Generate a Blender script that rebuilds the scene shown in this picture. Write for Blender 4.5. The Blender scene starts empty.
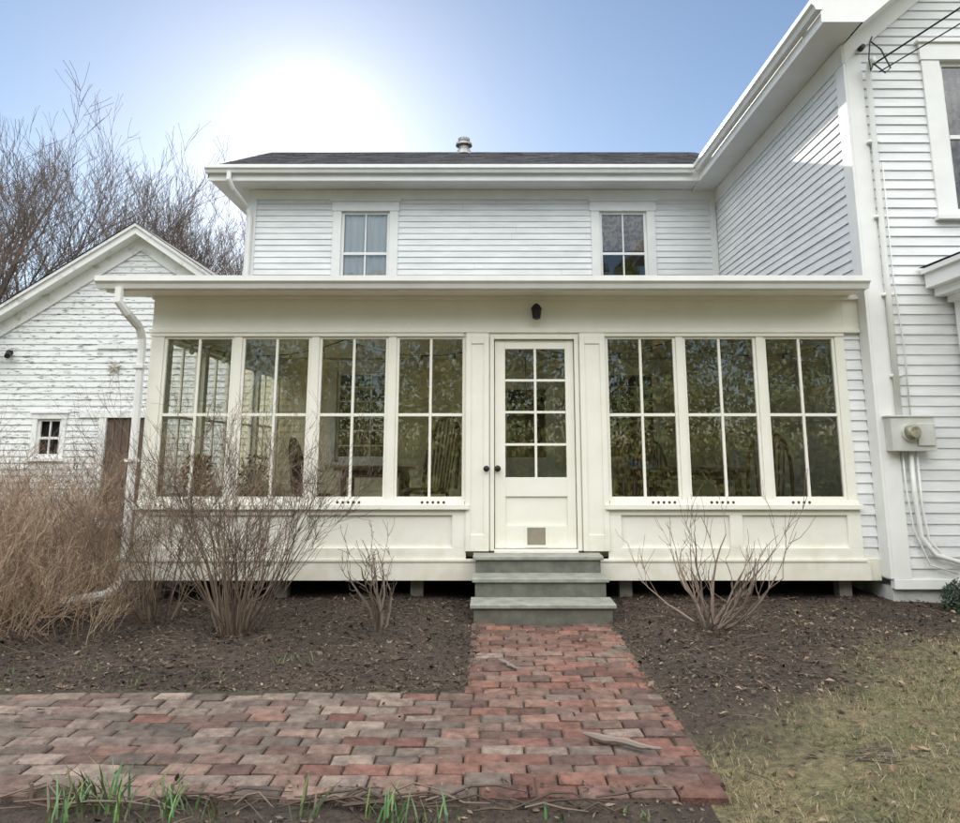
import bpy, math, random
from mathutils import Vector, noise
random.seed(7)
R=random.random
def U(a,b): return a+(b-a)*random.random()
scene=bpy.context.scene
COL=scene.collection

# ---------------------------------------------------------------- mesh builder
class MB:
    def __init__(s): s.v=[];s.f=[];s.m=[];s.c=[];s.col=(1,1,1);s.mi=0
    def face(s,pts):
        n=len(s.v); s.v.extend([tuple(p) for p in pts]); s.f.append(tuple(range(n,n+len(pts)))); s.m.append(s.mi); s.c.append(s.col)
    def idx(s,base,lists):
        for l in lists: s.f.append(tuple(base+i for i in l)); s.m.append(s.mi); s.c.append(s.col)
    def box(s,x0,x1,y0,y1,z0,z1,T=None):
        b=len(s.v)
        P=[(x0,y0,z0),(x1,y0,z0),(x1,y1,z0),(x0,y1,z0),(x0,y0,z1),(x1,y0,z1),(x1,y1,z1),(x0,y1,z1)]
        if T: P=[tuple(T(*p)) for p in P]
        s.v.extend(P)
        s.idx(b,[(0,3,2,1),(4,5,6,7),(0,1,5,4),(1,2,6,5),(2,3,7,6),(3,0,4,7)])
    def tube(s,pts,rad,n=6,cap=True):
        pts=[Vector(p) for p in pts]
        if not isinstance(rad,(list,tuple)): rad=[rad]*len(pts)
        b=len(s.v); ref=None
        for i,p in enumerate(pts):
            d=(pts[min(i+1,len(pts)-1)]-pts[max(i-1,0)])
            if d.length<1e-9: d=Vector((0,0,1))
            d.normalize()
            if ref is None:
                ref=Vector((0,0,1)) if abs(d.z)<.9 else Vector((1,0,0))
            a=d.cross(ref)
            if a.length<1e-6: a=d.orthogonal()
            a.normalize(); c=a.cross(d); ref=c
            for k in range(n):
                t=2*math.pi*k/n
                s.v.append(tuple(p+(a*math.cos(t)+c*math.sin(t))*rad[i]))
        L=[]
        for i in range(len(pts)-1):
            for k in range(n):
                k2=(k+1)%n
                L.append((i*n+k,i*n+k2,(i+1)*n+k2,(i+1)*n+k))
        if cap:
            L.append(tuple(range(n))[::-1]); L.append(tuple((len(pts)-1)*n+k for k in range(n)))
        s.idx(b,L)
    def obj(s,name,mats,parent=None,bevel=0,smooth=False,loc=None):
        me=bpy.data.meshes.new(name); me.from_pydata(s.v,[],s.f); 
        if not isinstance(mats,(list,tuple)): mats=[mats]
        for m in mats: me.materials.append(m)
        me.polygons.foreach_set('material_index',s.m)
        at=me.attributes.new('fcol','FLOAT_COLOR','FACE')
        fl=[]
        for c in s.c: fl.extend((c[0],c[1],c[2],1.0))
        at.data.foreach_set('color',fl)
        if smooth: me.polygons.foreach_set('use_smooth',[True]*len(s.f))
        me.update()
        o=bpy.data.objects.new(name,me); COL.objects.link(o)
        if parent: o.parent=parent
        if loc: o.location=loc
        if bevel:
            b=o.modifiers.new('bevel','BEVEL'); b.width=bevel; b.segments=2; b.limit_method='ANGLE'; b.angle_limit=math.radians(50)
        return o
def empty(name,loc=(0,0,0)):
    e=bpy.data.objects.new(name,None); COL.objects.link(e); e.location=loc; return e

# ---------------------------------------------------------------- materials
def mat(name,c1,c2=None,scale=6,rough=.6,bump=0,bscale=40,stretch=(1,1,1),attr=False,metal=0,spec=.5,lo=.35,hi=.65,detail=3,bdist=.01,dirt=0):
    m=bpy.data.materials.new(name); m.use_nodes=True; N=m.node_tree.nodes; L=m.node_tree.links
    b=N['Principled BSDF']; b.inputs['Roughness'].default_value=rough; b.inputs['Metallic'].default_value=metal
    b.inputs['Specular IOR Level'].default_value=spec
    tc=N.new('ShaderNodeTexCoord'); mp=N.new('ShaderNodeMapping'); mp.inputs['Scale'].default_value=stretch
    L.new(tc.outputs['Object'],mp.inputs['Vector'])
    nz=N.new('ShaderNodeTexNoise'); nz.inputs['Scale'].default_value=scale; nz.inputs['Detail'].default_value=detail; nz.inputs['Roughness'].default_value=.65
    L.new(mp.outputs[0],nz.inputs['Vector'])
    rp=N.new('ShaderNodeValToRGB'); rp.color_ramp.elements[0].position=lo; rp.color_ramp.elements[1].position=hi
    c2=c2 or c1
    rp.color_ramp.elements[0].color=(*c1,1); rp.color_ramp.elements[1].color=(*c2,1)
    L.new(nz.outputs['Fac'],rp.inputs['Fac'])
    out=rp.outputs['Color']
    def mul(a,bb,fac=1):
        mx=N.new('ShaderNodeMix'); mx.data_type='RGBA'; mx.blend_type='MULTIPLY'; mx.inputs[0].default_value=fac
        L.new(a,mx.inputs[6]); L.new(bb,mx.inputs[7]); return mx.outputs[2]
    if attr:
        a=N.new('ShaderNodeAttribute'); a.attribute_name='fcol'; out=mul(out,a.outputs['Color'])
    if dirt:
        # splash-back grime: stronger close to the ground, broken by noise
        sp=N.new('ShaderNodeSeparateXYZ'); L.new(tc.outputs['Object'],sp.inputs[0])
        n3=N.new('ShaderNodeTexNoise'); n3.inputs['Scale'].default_value=9; n3.inputs['Detail'].default_value=4; L.new(tc.outputs['Object'],n3.inputs['Vector'])
        ad=N.new('ShaderNodeMath'); ad.operation='MULTIPLY_ADD'; ad.inputs[1].default_value=-.9; L.new(n3.outputs['Fac'],ad.inputs[0]); L.new(sp.outputs['Z'],ad.inputs[2])
        r2=N.new('ShaderNodeMapRange'); r2.inputs[1].default_value=-.35; r2.inputs[2].default_value=.15; r2.inputs[3].default_value=dirt; r2.inputs[4].default_value=0; L.new(ad.outputs[0],r2.inputs[0])
        mx=N.new('ShaderNodeMix'); mx.data_type='RGBA'; mx.blend_type='MULTIPLY'; L.new(r2.outputs[0],mx.inputs[0]); L.new(out,mx.inputs[6]); mx.inputs[7].default_value=(.62,.56,.45,1); out=mx.outputs[2]
    L.new(out,b.inputs['Base Color'])
    if bump:
        n2=N.new('ShaderNodeTexNoise'); n2.inputs['Scale'].default_value=bscale; n2.inputs['Detail'].default_value=2
        L.new(mp.outputs[0],n2.inputs['Vector'])
        bp=N.new('ShaderNodeBump'); bp.inputs['Strength'].default_value=bump; bp.inputs['Distance'].default_value=bdist
        L.new(n2.outputs['Fac'],bp.inputs['Height']); L.new(bp.outputs[0],b.inputs['Normal'])
    return m
def attrmat(name,rough=.8):
    m=bpy.data.materials.new(name); m.use_nodes=True; N=m.node_tree.nodes; L=m.node_tree.links
    b=N['Principled BSDF']; b.inputs['Roughness'].default_value=rough; b.inputs['Specular IOR Level'].default_value=.2
    a=N.new('ShaderNodeAttribute'); a.attribute_name='fcol'; L.new(a.outputs['Color'],b.inputs['Base Color']); return m
def glassmat(name,refl,tint=(.97,.98,.95),rough=.0):
    m=bpy.data.materials.new(name); m.use_nodes=True; N=m.node_tree.nodes; L=m.node_tree.links
    N.clear(); o=N.new('ShaderNodeOutputMaterial'); t=N.new('ShaderNodeBsdfTransparent'); t.inputs[0].default_value=(*tint,1)
    g=N.new('ShaderNodeBsdfGlossy'); g.inputs['Roughness'].default_value=rough; g.inputs[0].default_value=(1,1,1,1)
    fr=N.new('ShaderNodeFresnel'); fr.inputs[0].default_value=1.5
    ad=N.new('ShaderNodeMath'); ad.operation='ADD'; ad.use_clamp=True; ad.inputs[1].default_value=refl
    L.new(fr.outputs[0],ad.inputs[0])
    mx=N.new('ShaderNodeMixShader'); L.new(ad.outputs[0],mx.inputs[0]); L.new(t.outputs[0],mx.inputs[1]); L.new(g.outputs[0],mx.inputs[2])
    L.new(mx.outputs[0],o.inputs[0]); return m

M_white=mat('white_clapboard_paint',(.70,.71,.72),(.82,.83,.83),scale=1.6,rough=.55,bump=.25,bscale=30,stretch=(1,1,5),dirt=.5)
M_trim=mat('white_trim_paint',(.76,.76,.74),(.83,.83,.81),scale=2.5,rough=.45)
M_porch=mat('porch_paint_warm_light',(.80,.78,.68),(.85,.83,.75),scale=2.5,rough=.42,bump=.12,bscale=22,detail=5,dirt=.4)  # cream warmth of the light on the porch is put into this colour
M_gutterw=mat('white_gutter_enamel',(.74,.74,.71),(.82,.82,.79),scale=3,rough=.35)
M_shingle=mat('asphalt_shingles',(.025,.025,.028),(.06,.058,.06),scale=14,rough=.9,bump=.6,bscale=60)
M_found=mat('painted_foundation',(.42,.42,.41),(.62,.62,.6),scale=5,rough=.8,bump=.4,bscale=18)
M_dark=mat('painted_depth_shade',(.012,.011,.01),(.02,.018,.016),rough=.95)  # near-black colour standing for unlit depth under the porch and in the barn
M_glass=glassmat('porch_window_glass',.07,rough=.012)
M_glassd=glassmat('house_window_glass',.05)
M_room=mat('dim_room_backing',(.16,.15,.12),(.2,.18,.15),rough=.9)  # dark tone stands for the unlit rooms behind the windows
M_ceil=mat('porch_ceiling_boards',(.78,.76,.62),(.82,.80,.68),rough=.6,scale=4)
M_floor=mat('porch_floor_boards',(.48,.43,.32),(.56,.51,.40),scale=3,stretch=(1,8,1),rough=.5)
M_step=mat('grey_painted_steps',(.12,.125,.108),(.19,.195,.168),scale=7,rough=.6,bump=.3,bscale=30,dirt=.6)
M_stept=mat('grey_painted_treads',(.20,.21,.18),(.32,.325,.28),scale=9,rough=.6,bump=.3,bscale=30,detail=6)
M_brick=mat('clay_bricks',(.5,.46,.44),(1.05,1.0,.96),scale=16,rough=.85,bump=.7,bscale=70,attr=True,detail=5)
M_wood=mat('dark_wood',(.05,.028,.015),(.10,.055,.03),scale=8,rough=.45)
M_iron=mat('black_iron',(.015,.015,.015),(.03,.03,.03),rough=.5,metal=.3)
M_bark=mat('bare_tree_bark',(.10,.074,.06),(.15,.115,.095),scale=8,rough=.9)
M_twig=attrmat('bare_twigs')
M_leaf=attrmat('leaf_tones')
M_barn=mat('peeling_barn_paint',(.22,.20,.18),(.74,.75,.74),scale=7,rough=.75,bump=.5,bscale=25,stretch=(1,1,5),lo=.36,hi=.45,detail=7)
M_barntrim=mat('barn_trim_paint',(.5,.49,.46),(.76,.76,.74),scale=4,rough=.7,lo=.3,hi=.45)
M_barndoor=mat('rusty_barn_door',(.07,.045,.035),(.12,.085,.065),scale=4,rough=.9,stretch=(6,6,1))
M_metalgrey=mat('grey_painted_metal',(.50,.50,.46),(.6,.6,.56),scale=5,rough=.45)
M_vent=mat('vent_metal',(.2,.2,.19),(.35,.34,.32),scale=5,rough=.4,metal=.5)
M_curtain=mat('white_curtain',(.66,.70,.75),(.78,.80,.84),scale=3,stretch=(9,1,.3),rough=.9)
M_shade=mat('tan_lace_curtain',(.30,.25,.24),(.50,.44,.42),scale=14,rough=.95,lo=.45,hi=.55)
M_blue=mat('blue_cushion',(.12,.2,.35),(.2,.3,.45),rough=.9)
M_glow=mat('frosted_bulb',(.6,.58,.5),rough=.3)
M_inwall=mat('porch_inner_wall_paint',(.80,.76,.56),(.84,.80,.62),scale=2,rough=.6)

# ---------------------------------------------------------------- helpers
def TF(y): return lambda u,n,z:(u,y-n,z)
def TL(x): return lambda u,n,z:(x-n,u,z)
def siding(mb,T,u0,u1,z0,z1,e=.1,holes=(),lim=None,th=.016):
    z=z0
    while z<z1-.005:
        zt=min(z+e,z1)
        segs=[lim(z,u0,u1)] if lim else [(u0,u1)]
        for h in holes:
            if zt>h[2]+.002 and z<h[3]-.002:
                ns=[]
                for a,b in segs:
                    if h[1]<=a or h[0]>=b: ns.append((a,b)); continue
                    if h[0]>a: ns.append((a,h[0]))
                    if h[1]<b: ns.append((h[1],b))
                segs=ns
        for a,b in segs:
            if b-a<.01: continue
            cuts=[a]; 
            q=a+U(1.2,4)
            while q<b-.5: cuts.append(q); q+=U(2.5,4.5)
            cuts.append(b)
            for i in range(len(cuts)-1):
                A=cuts[i]+(.0015 if i else 0); B=cuts[i+1]; j=U(-.002,.002); k=U(-.0015,.0015)
                mb.face([T(A,th+j,z+k),T(B,th+j,z+k),T(B,.001,zt+.004),T(A,.001,zt+.004)])
                mb.face([T(A,-.002,z+k),T(B,-.002,z+k),T(B,th+j,z+k),T(A,th+j,z+k)])
        z=zt
def window(fr,gl,T,u0,u1,z0,z1,cas=.13,cols=2,mid=None,sill=True,rows=1,head=.16):
    fr.box(u0-cas,u0,-.06,.034,z0-.02,z1+.001,T); fr.box(u1,u1+cas,-.06,.034,z0-.02,z1+.001,T)
    fr.box(u0-cas-.015,u1+cas+.015,-.06,.045,z1+.001,z1+head,T)
    fr.box(u0-cas-.04,u1+cas+.04,-.02,.07,z1+head,z1+head+.03,T)
    if sill: fr.box(u0-cas-.03,u1+cas+.03,-.06,.08,z0-.07,z0-.02,T)
    s=.045; mid=mid if mid else (z0+z1)/2
    fr.box(u0,u0+s,-.05,-.012,z0,z1,T); fr.box(u1-s,u1,-.05,-.012,z0,z1,T)
    fr.box(u0+s,u1-s,-.05,-.013,z1-s,z1,T); fr.box(u0+s,u1-s,-.05,-.013,z0-.02,z0+s*1.4,T)
    fr.box(u0+s,u1-s,-.05,-.009,mid-.022,mid+.022,T)
    for i in range(1,cols):
        u=u0+(u1-u0)*i/cols
        fr.box(u-.012,u+.012,-.045,-.016,z0+s,z1-s,T)
    for i in range(1,rows):
        for (a,b) in ((z0,mid),(mid,z1)):
            zz=a+(b-a)*i/rows; fr.box(u0+s,u1-s,-.045,-.017,zz-.011,zz+.011,T)
    gl.face([T(u0+.01,-.035,z0),T(u1-.01,-.035,z0),T(u1-.01,-.035,z1-.01),T(u0+.01,-.035,z1-.01)])

# ================================================================= FARMHOUSE
house=empty('white_farmhouse')
sid=MB(); fr=MB(); gl=MB(); inner=MB(); sid2=MB()
YM=4.1; WX=3.72; WY=-.12
upL=(-2.43,-1.64,3.98,5.27); upR=(1.79,2.56,3.98,5.27)
loL=(-2.40,-1.60,1.25,2.62); loR=(1.75,2.6,1.25,2.62); dr=(.15,1.0,.47,2.5)
holes=[upL,upR,loL,loR,dr]
T=TF(YM)
siding(sid2,T,-3.96,3.72,.3,2.84,.1,holes)
sid2.obj('porch_inner_siding',M_inwall,house)
siding(sid,T,-3.96,3.72,3.6,5.62,.1,holes)
fr.box(-3.96,3.70,-.02,.035,5.47,5.64,T); fr.box(-3.98,-3.83,-.02,.032,2.9,5.47,T); fr.box(3.60,3.70,-.02,.030,3.6,5.47,T)
for w in (upL,upR): window(fr,gl,T,*w,cas=.14,cols=2,mid=4.56)
for w in (loL,loR): window(fr,gl,T,*w,cas=.13,cols=3,rows=3)
fr.box(dr[0]-.13,dr[0],-.05,.03,.46,2.5,T); fr.box(dr[1],dr[1]+.13,-.05,.03,.46,2.5,T); fr.box(dr[0]-.14,dr[1]+.14,-.05,.035,2.5,2.64,T)
fr.box(dr[0],dr[1],-.06,-.02,.47,1.3,T); fr.box(dr[0],dr[0]+.12,-.06,-.02,1.3,2.5,T); fr.box(dr[1]-.12,dr[1],-.06,-.02,1.3,2.5,T); fr.box(dr[0]+.12,dr[1]-.12,-.06,-.02,2.35,2.5,T)
gl.face([T(dr[0]+.1,-.04,1.3),T(dr[1]-.1,-.04,1.3),T(dr[1]-.1,-.04,2.4),T(dr[0]+.1,-.04,2.4)])
inner.box(-3.9,3.65,YM+.9,YM+1.0,.3,5.5); inner.box(-3.9,3.65,YM+.1,YM+1.0,2.95,3.05); inner.box(-3.9,3.65,YM+.1,YM+1.0,.2,.3)  # dark back panels added behind the window openings as room shade
TLm=TL(-3.96)
def gl_lim(z,a,b):
    if z<5.6: return (a,b)
    k=(z-5.6)/.527; return (a+max(0,k-.0),b-k)
siding(sid,TLm,YM,9.2,.3,7.0,.1,lim=gl_lim)
fr.box(YM-.02,YM+.13,0,.03,.3,5.45,TLm)
sid.face([(-3.96,9.2,.3),(3.72,9.2,.3),(3.72,9.2,5.64),(-3.96,9.2,5.64)])
# main roof
roof=MB()
ey,ez,ry,rz=3.63,5.85,6.65,7.44
roof.face([(-4.48,ey,ez),(4.2,ey,ez),(4.2,ry,rz),(-4.48,ry,rz)])
roof.face([(-4.48,ry,rz),(4.2,ry,rz),(4.2,9.7,ez),(-4.48,9.7,ez)])
sl=(rz-ez)/(ry-ey); n=22
for i in range(n):
    y0=ey+(ry-ey)*i/n; y1=ey+(ry-ey)*(i+1)/n; x=-4.48
    while x<3.9:
        w=U(.25,.4); x1=min(x+w,4.15); h=U(.006,.016)
        roof.face([(x,y0,ez+sl*(y0-ey)+h),(x1-.008,y0,ez+sl*(y0-ey)+h),(x1-.008,y1,ez+sl*(y1-ey)+.004),(x,y1,ez+sl*(y1-ey)+.004)])
        roof.face([(x,y0,ez+sl*(y0-ey)-.01),(x1-.008,y0,ez+sl*(y0-ey)-.01),(x1-.008,y0,ez+sl*(y0-ey)+h),(x,y0,ez+sl*(y0-ey)+h)])
        x=x1
fr.box(-4.46,3.34,3.66,4.06,5.64,5.67)
fr.box(-4.46,3.34,3.63,3.66,5.62,5.82)
fr.box(-4.46,-3.94,4.06,9.6,5.64,5.67)
for (ya,yb) in ((3.63,6.65),(9.68,6.65)):
    fr.face([(-4.48,ya,5.66),(-4.48,yb,7.25),(-4.48,yb,7.43),(-4.48,ya,5.84)])
    fr.face([(-4.48,ya,5.66),(-4.48,yb,7.25),(-3.95,yb,7.25),(-3.95,ya,5.66)])
gut=MB()
def gutter(mb,xa,xb,y,z,w=.11,h=.11):
    prof=[(0,0),(-w*.6,0),(-w*.75,h*.35),(-w,h*.55),(-w,h),(-w+.012,h),(-w+.012,h*.6),(0,.02)]
    for i in range(len(prof)-1):
        a,b=prof[i],prof[i+1]
        mb.face([(xa,y+a[0],z+a[1]),(xb,y+a[0],z+a[1]),(xb,y+b[0],z+b[1]),(xa,y+b[0],z+b[1])])
    for x in (xa,xb): mb.face([(x,y+p[0],z+p[1]) for p in prof[:5]]+[(x,y,z+h)])
gutter(gut,-4.50,3.21,3.627,5.73,.11,.12)
vent=MB()
vent.tube([(-.53,6.5,7.2),(-.53,6.5,7.5)],.11,14); vent.tube([(-.53,6.5,7.50),(-.53,6.5,7.51),(-.53,6.5,7.56),(-.53,6.5,7.60)],[.12,.17,.16,.10],14); vent.tube([(-.53,6.5,7.60),(-.53,6.5,7.66)],.12,14); vent.tube([(-.53,6.5,7.3),(-.53,6.5,7.42)],[.18,.125],14)
vent.obj('vent_pipe',M_vent,house)
def dspout(mb,pts,w=.04): mb.tube(pts,w,8)
dspout(gut,[(-4.12,3.57,5.74),(-4.12,3.57,5.62),(-4.08,3.66,5.50),(-3.95,4.00,5.30),(-3.91,4.03,5.15),(-3.91,4.03,3.9)],.04)

# ---- wing
wWin=(4.71,5.56,3.76,5.44)
Tw=TF(WY)
def wl(z,a,b): return (a+max(0,(z-5.55)/.85),b)
siding(sid,Tw,WX,9.2,.23,8.2,.1,[wWin],lim=wl)
siding(sid,TL(WX),WY,YM,.23,5.55,.1)
window(fr,gl,Tw,*wWin,cas=.19,cols=2,head=.19)
inner.box(4.0,9,1.0,1.1,.3,5.5)
fr.box(WX,WX+.17,-.03,.034,.24,5.5,Tw)
fr.box(WY-.036,WY+.14,.0005,.026,.24,5.40,TL(WX))
fr.box(WY-.036,YM-.04,.0005,.03,5.401,5.62,TL(WX))
fr.box(WX+.001,9.2,-.03,.04,.15,.239,Tw)
sid.face([(WX,YM,.2),(WX,10,.2),(WX,10,5.6),(WX,YM,5.6)])
found=MB()
found.box(WX+.01,9.2,WY+.02,WY+.3,-.3,.16); found.box(WX+.01,WX+.3,WY+.3,YM,-.3,.24); found.box(-3.9,3.6,YM+.03,YM+.2,-.3,.32); found.box(-3.93,-3.7,YM+.2,9.2,-.3,.31)
fr.box(3.346,3.72,-.55,9.9,5.625,5.65); fr.box(3.32,3.345,-.56,9.9,5.61,5.84)
def gutter_y(mb,ya,yb,x,z,w=.11,h=.12):
    prof=[(0,0),(-w*.6,0),(-w*.75,h*.35),(-w,h*.55),(-w,h),(-w+.012,h)]
    for i in range(len(prof)-1):
        a,b=prof[i],prof[i+1]
        mb.face([(x+a[0],ya,z+a[1]),(x+a[0],yb,z+a[1]),(x+b[0],yb,z+b[1]),(x+b[0],ya,z+b[1])])
    mb.face([(x+p[0],ya,z+p[1]) for p in prof[:5]]+[(x,ya,z+h)])
gutter_y(gut,-.57,3.55,3.317,5.74)
k=.85; L2=3.2
fr.face([(3.30,-.561,5.61),(3.72,-.561,5.61),(3.30+L2,-.561,5.61+(L2-.42)*k),(3.30+L2,-.561,5.86+L2*k),(3.30,-.561,5.86)])
fr.face([(3.72,-.56,5.61),(3.72+L2,-.56,5.61+L2*k),(3.72+L2,WY,5.61+L2*k),(3.72,WY,5.61)])
fr.face([(3.71,WY-.04,5.40),(3.71+3,WY-.04,5.40+3*k),(3.71+3,WY-.04,5.62+3*k),(3.71,WY-.04,5.62)])
fr.face([(3.30,WY-.02,5.63),(3.74,WY-.02,5.63),(3.74,WY-.02,6.2),(3.30,WY-.02,5.86)])
roof.face([(3.25,-.58,5.865),(3.25,10,5.865),(3.25+L2+.1,10,5.865+(L2+.1)*k),(3.25+L2+.1,-.58,5.865+(L2+.1)*k)])
roof.face([(9.8,-.58,5.86),(9.8,10,5.86),(3.25+L2+.1,10,5.86+(L2+.1)*k),(3.25+L2+.1,-.58,5.86+(L2+.1)*k)])
sid.face([(9.2,WY,.2),(9.2,10,.2),(9.2,10,5.7),(9.2,WY,5.7)])
fr.box(4.56,6.6,-1.1,WY-.045,.3,2.86); fr.box(4.53,4.64,-1.13,-1.02,.29,2.85); fr.box(4.30,6.9,-1.38,WY-.042,2.98,3.12); fr.box(4.38,6.8,-1.30,WY-.042,2.90,2.98); fr.box(4.50,6.7,-1.16,WY-.042,2.84,2.90)
fr.box(4.26,6.95,-1.42,WY-.041,3.12,3.17)
found.box(4.6,6.5,-1.05,WY-.02,-.2,.3)
roof.face([(4.25,-1.43,3.175),(6.95,-1.43,3.175),(6.95,WY-.03,3.19),(4.25,WY-.03,3.19)])

# ---- sun porch
po=MB(); pg=MB(); pp=MB()
XL,XR=-3.38,3.53
wins=[(-3.25,-2.55),(-2.47,-1.78),(-1.70,-1.01),(-.93,-.245),(1.147,1.85),(1.92,2.65),(2.725,3.44)]
ZB,ZT=.94,2.533
po.box(XL,XR,0,.12,ZT,2.96)
po.box(XL-.02,3.69,-.025,0,2.565,2.60)
po.box(XL-.01,-.26,-.012,0,ZT-.004,2.565); po.box(1.13,XR,-.012,0,ZT-.004,2.565)
edges=[(XL,-3.25),(-2.55,-2.47),(-1.78,-1.70),(-1.01,-.93),(-.245,.0),(.875,1.147),(1.85,1.92),(2.65,2.725),(3.44,XR)]
for a,b in edges: po.box(a,b,0,.12,.47 if a>-.3 and b<1.2 else ZB,ZT)
po.box(XL,-.245,.0,.12,.40,ZB); po.box(1.147,XR,0,.12,.40,ZB)
po.box(XL-.01,-.20,-.07,.0,.855,.90); po.box(1.10,XR+.02,-.07,0,.855,.90)
po.box(XL,-.245,-.018,0,.90,.935); po.box(1.147,XR,-.018,0,.90,.935)
po.box(XL+.0,-.23,-.028,0,.80,.855); po.box(1.12,XR,-.028,0,.80,.855)
po.box(XL+.0,-.23,-.028,0,.40,.50); po.box(1.12,XR,-.028,0,.40,.50)
for a,b in ((XL,XL+.13),(-1.87,-1.74),(-.36,-.23),(1.12,1.25),(2.28,2.40),(XR-.13,XR)): po.box(a,b,-.028,0,.50,.80)
po.box(XL-.015,3.55,-.045,.0,.375,.40)
po.box(XL-.02,3.58,-.034,.10,.205,.375)
for a,b in ((-.235,-.01),(.885,1.135)):
    po.box(a,b,-.03,0,.47,2.56)
    po.box(a,a+.05,-.042,-.03,.47,2.53); po.box(b-.05,b,-.042,-.03,.47,2.53); po.box(a+.05,b-.05,-.042,-.03,2.45,2.53); po.box(a+.05,b-.05,-.042,-.03,.47,.62)
for a,b in wins:
    s=.028
    po.box(a,a+s,.015,.055,ZB,ZT); po.box(b-s,b,.015,.055,ZB,ZT); po.box(a+s,b-s,.016,.054,ZT-s,ZT); po.box(a+s,b-s,.016,.054,ZB,ZB+s)
    m=(a+b)/2; po.box(m-.013,m+.013,.020,.052,ZB+s,ZT-s); po.box(a+s,m-.013,.022,.050,1.737,1.767); po.box(m+.013,b-s,.022,.050,1.737,1.767)
    pg.face([(a+.01,.04,ZB),(b-.01,.04,ZB),(b-.01,.04,ZT),(a+.01,.04,ZT)])
wv=MB()
for c in (-1.36,-.55,1.66,2.22,3.0):
    for i in range(5 if c<2.5 else 4):
        x=c-.1+i*.052
        wv.tube([(x,-.0185,.918),(x,-.022,.918)],.0125,10)
wv.obj('weep_holes',M_iron,house)
TP=TL(XL)
po.box(.12,YM-.03,-.12,0,ZT,2.96,TP); po.box(.12,YM-.03,-.12,0,.18,ZB-.02,TP); po.box(.0,YM-.03,0,.06,.87,.91,TP)
ys=[.22,1.16,2.10,3.04,3.98]
po.box(.12,.24,-.12,0,ZB-.02,ZT,TP)
for i in range(4):
    a,b=ys[i]+.02,ys[i+1]-.08
    po.box(b,b+.10,-.12,0,ZB-.02,ZT,TP)
    m=(a+b)/2
    po.box(a,a+.03,-.06,-.02,ZB,ZT,TP); po.box(b-.03,b,-.06,-.02,ZB,ZT,TP)
    po.box(m-.013,m+.013,-.055,-.025,ZB,ZT,TP); po.box(a,b,-.053,-.027,1.737,1.767,TP); po.box(a,b,-.054,-.026,ZB-.02,ZB+.03,TP); po.box(a,b,-.054,-.026,ZT-.03,ZT,TP)
    pg.face([TP(a,-.04,ZB),TP(b,-.04,ZB),TP(b,-.04,ZT),TP(a,-.04,ZT)])
po.face([(XL,0,2.96),(XL,YM,2.96),(XL,YM,3.80)])
siding(sid,TF(.03),XR,WX-.026,.40,2.56,.1)
po.box(XR,WX-.027,-.0,.1,.2,.40); po.box(XR,WX-.027,.0,.1,2.56,2.96)
fl=MB(); fl.box(XL+.12,WX-.02,.12,YM-.02,.40,.46); fl.obj('porch_floor',M_floor,house)
ce=MB()
ce.box(XL+.12,WX-.02,.12,YM-.02,2.84,2.88); ce.obj('porch_ceiling',M_ceil,house)
roof.face([(-3.70,-.36,3.055),(3.62,-.36,3.055),(3.62,YM-.02,3.83),(-3.70,YM-.02,3.83)])
roof.box(-3.71,3.63,-.375,-.34,3.035,3.062)
po.face([(-3.68,-.34,3.03),(-3.68,YM,3.80),(-3.68,YM,3.62),(-3.68,-.34,2.90)])
po.box(-3.68,3.60,-.33,.0,2.935,2.955)
po.face([(-3.67,-.33,2.93),(-3.38,-.33,2.93),(-3.38,YM,3.62),(-3.67,YM,3.62)])
po.box(-3.68,3.60,-.352,-.33,2.915,3.035)
po.box(XL-.005,3.69,-.04,0,2.90,2.935)
gutter(gut,-3.74,3.60,-.353,2.925,.11,.115)
dp=MB()
dp.tube([(-3.52,-.41,2.93),(-3.52,-.41,2.80),(-3.47,-.33,2.70),(-3.44,-.14,2.60),(-3.435,-.075,2.50),(-3.435,-.06,2.38),(-3.43,-.06,.26),(-3.45,-.10,.15),(-3.55,-.16,.10),(-3.85,-.30,.06)],.04,8)
for i in range(3): dp.box(-3.485,-3.385,-.115,-.02,2.2-i*.9,2.23-i*.9)
dp.obj('porch_downspout',M_gutterw,house)
vd=MB(); vd.box(XL+.2,3.6,1.6,1.65,-.05,.4); vd.obj('crawlspace_shade_sheet',M_dark,house)  # dark sheet added as the shade under the porch floor
pst=MB()
for x in (-3.2,-2.0,-.7,1.3,2.4,3.4): pst.box(x-.06,x+.06,.12,.24,-.1,.40)
pst.obj('crawlspace_posts',mat('weathered_posts',(.16,.14,.12),(.25,.22,.19),scale=9,rough=.9),house)

do=MB()
do.box(0.0,.04,-.02,.12,.47,2.533); do.box(.835,.875,-.02,.12,.47,2.533); do.box(.04,.835,-.018,.12,2.50,2.533)
A,B=.048,.828
do.box(A,.15,.02,.06,.49,2.492); do.box(.745,B,.02,.06,.49,2.492); do.box(.15,.745,.021,.059,2.405,2.492); do.box(.15,.745,.021,.059,.97,1.15); do.box(.15,.745,.021,.059,.49,.70); do.box(.15,.745,.04,.055,.70,.97)
for z in (1.15+1.255*i/4 for i in range(1,4)): do.box(.15,.745,.026,.054,z-.012,z+.012)
do.box(.4355,.4595,.024,.056,1.15,2.405)
do.box(.04,.835,-.05,.02,.455,.485)
do.box(.335,.355,.012,.021,.50,.70);do.box(.53,.55,.012,.021,.50,.70);do.box(.355,.53,.012,.021,.68,.70);do.box(.355,.53,.012,.021,.50,.52)
do.obj('porch_door',M_porch,house,bevel=.003)
pd=MB(); pd.box(.355,.53,.0135,.020,.52,.68); pd.obj('pet_door_flap',mat('pet_flap',(.22,.20,.15),(.3,.27,.2)),house)
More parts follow.
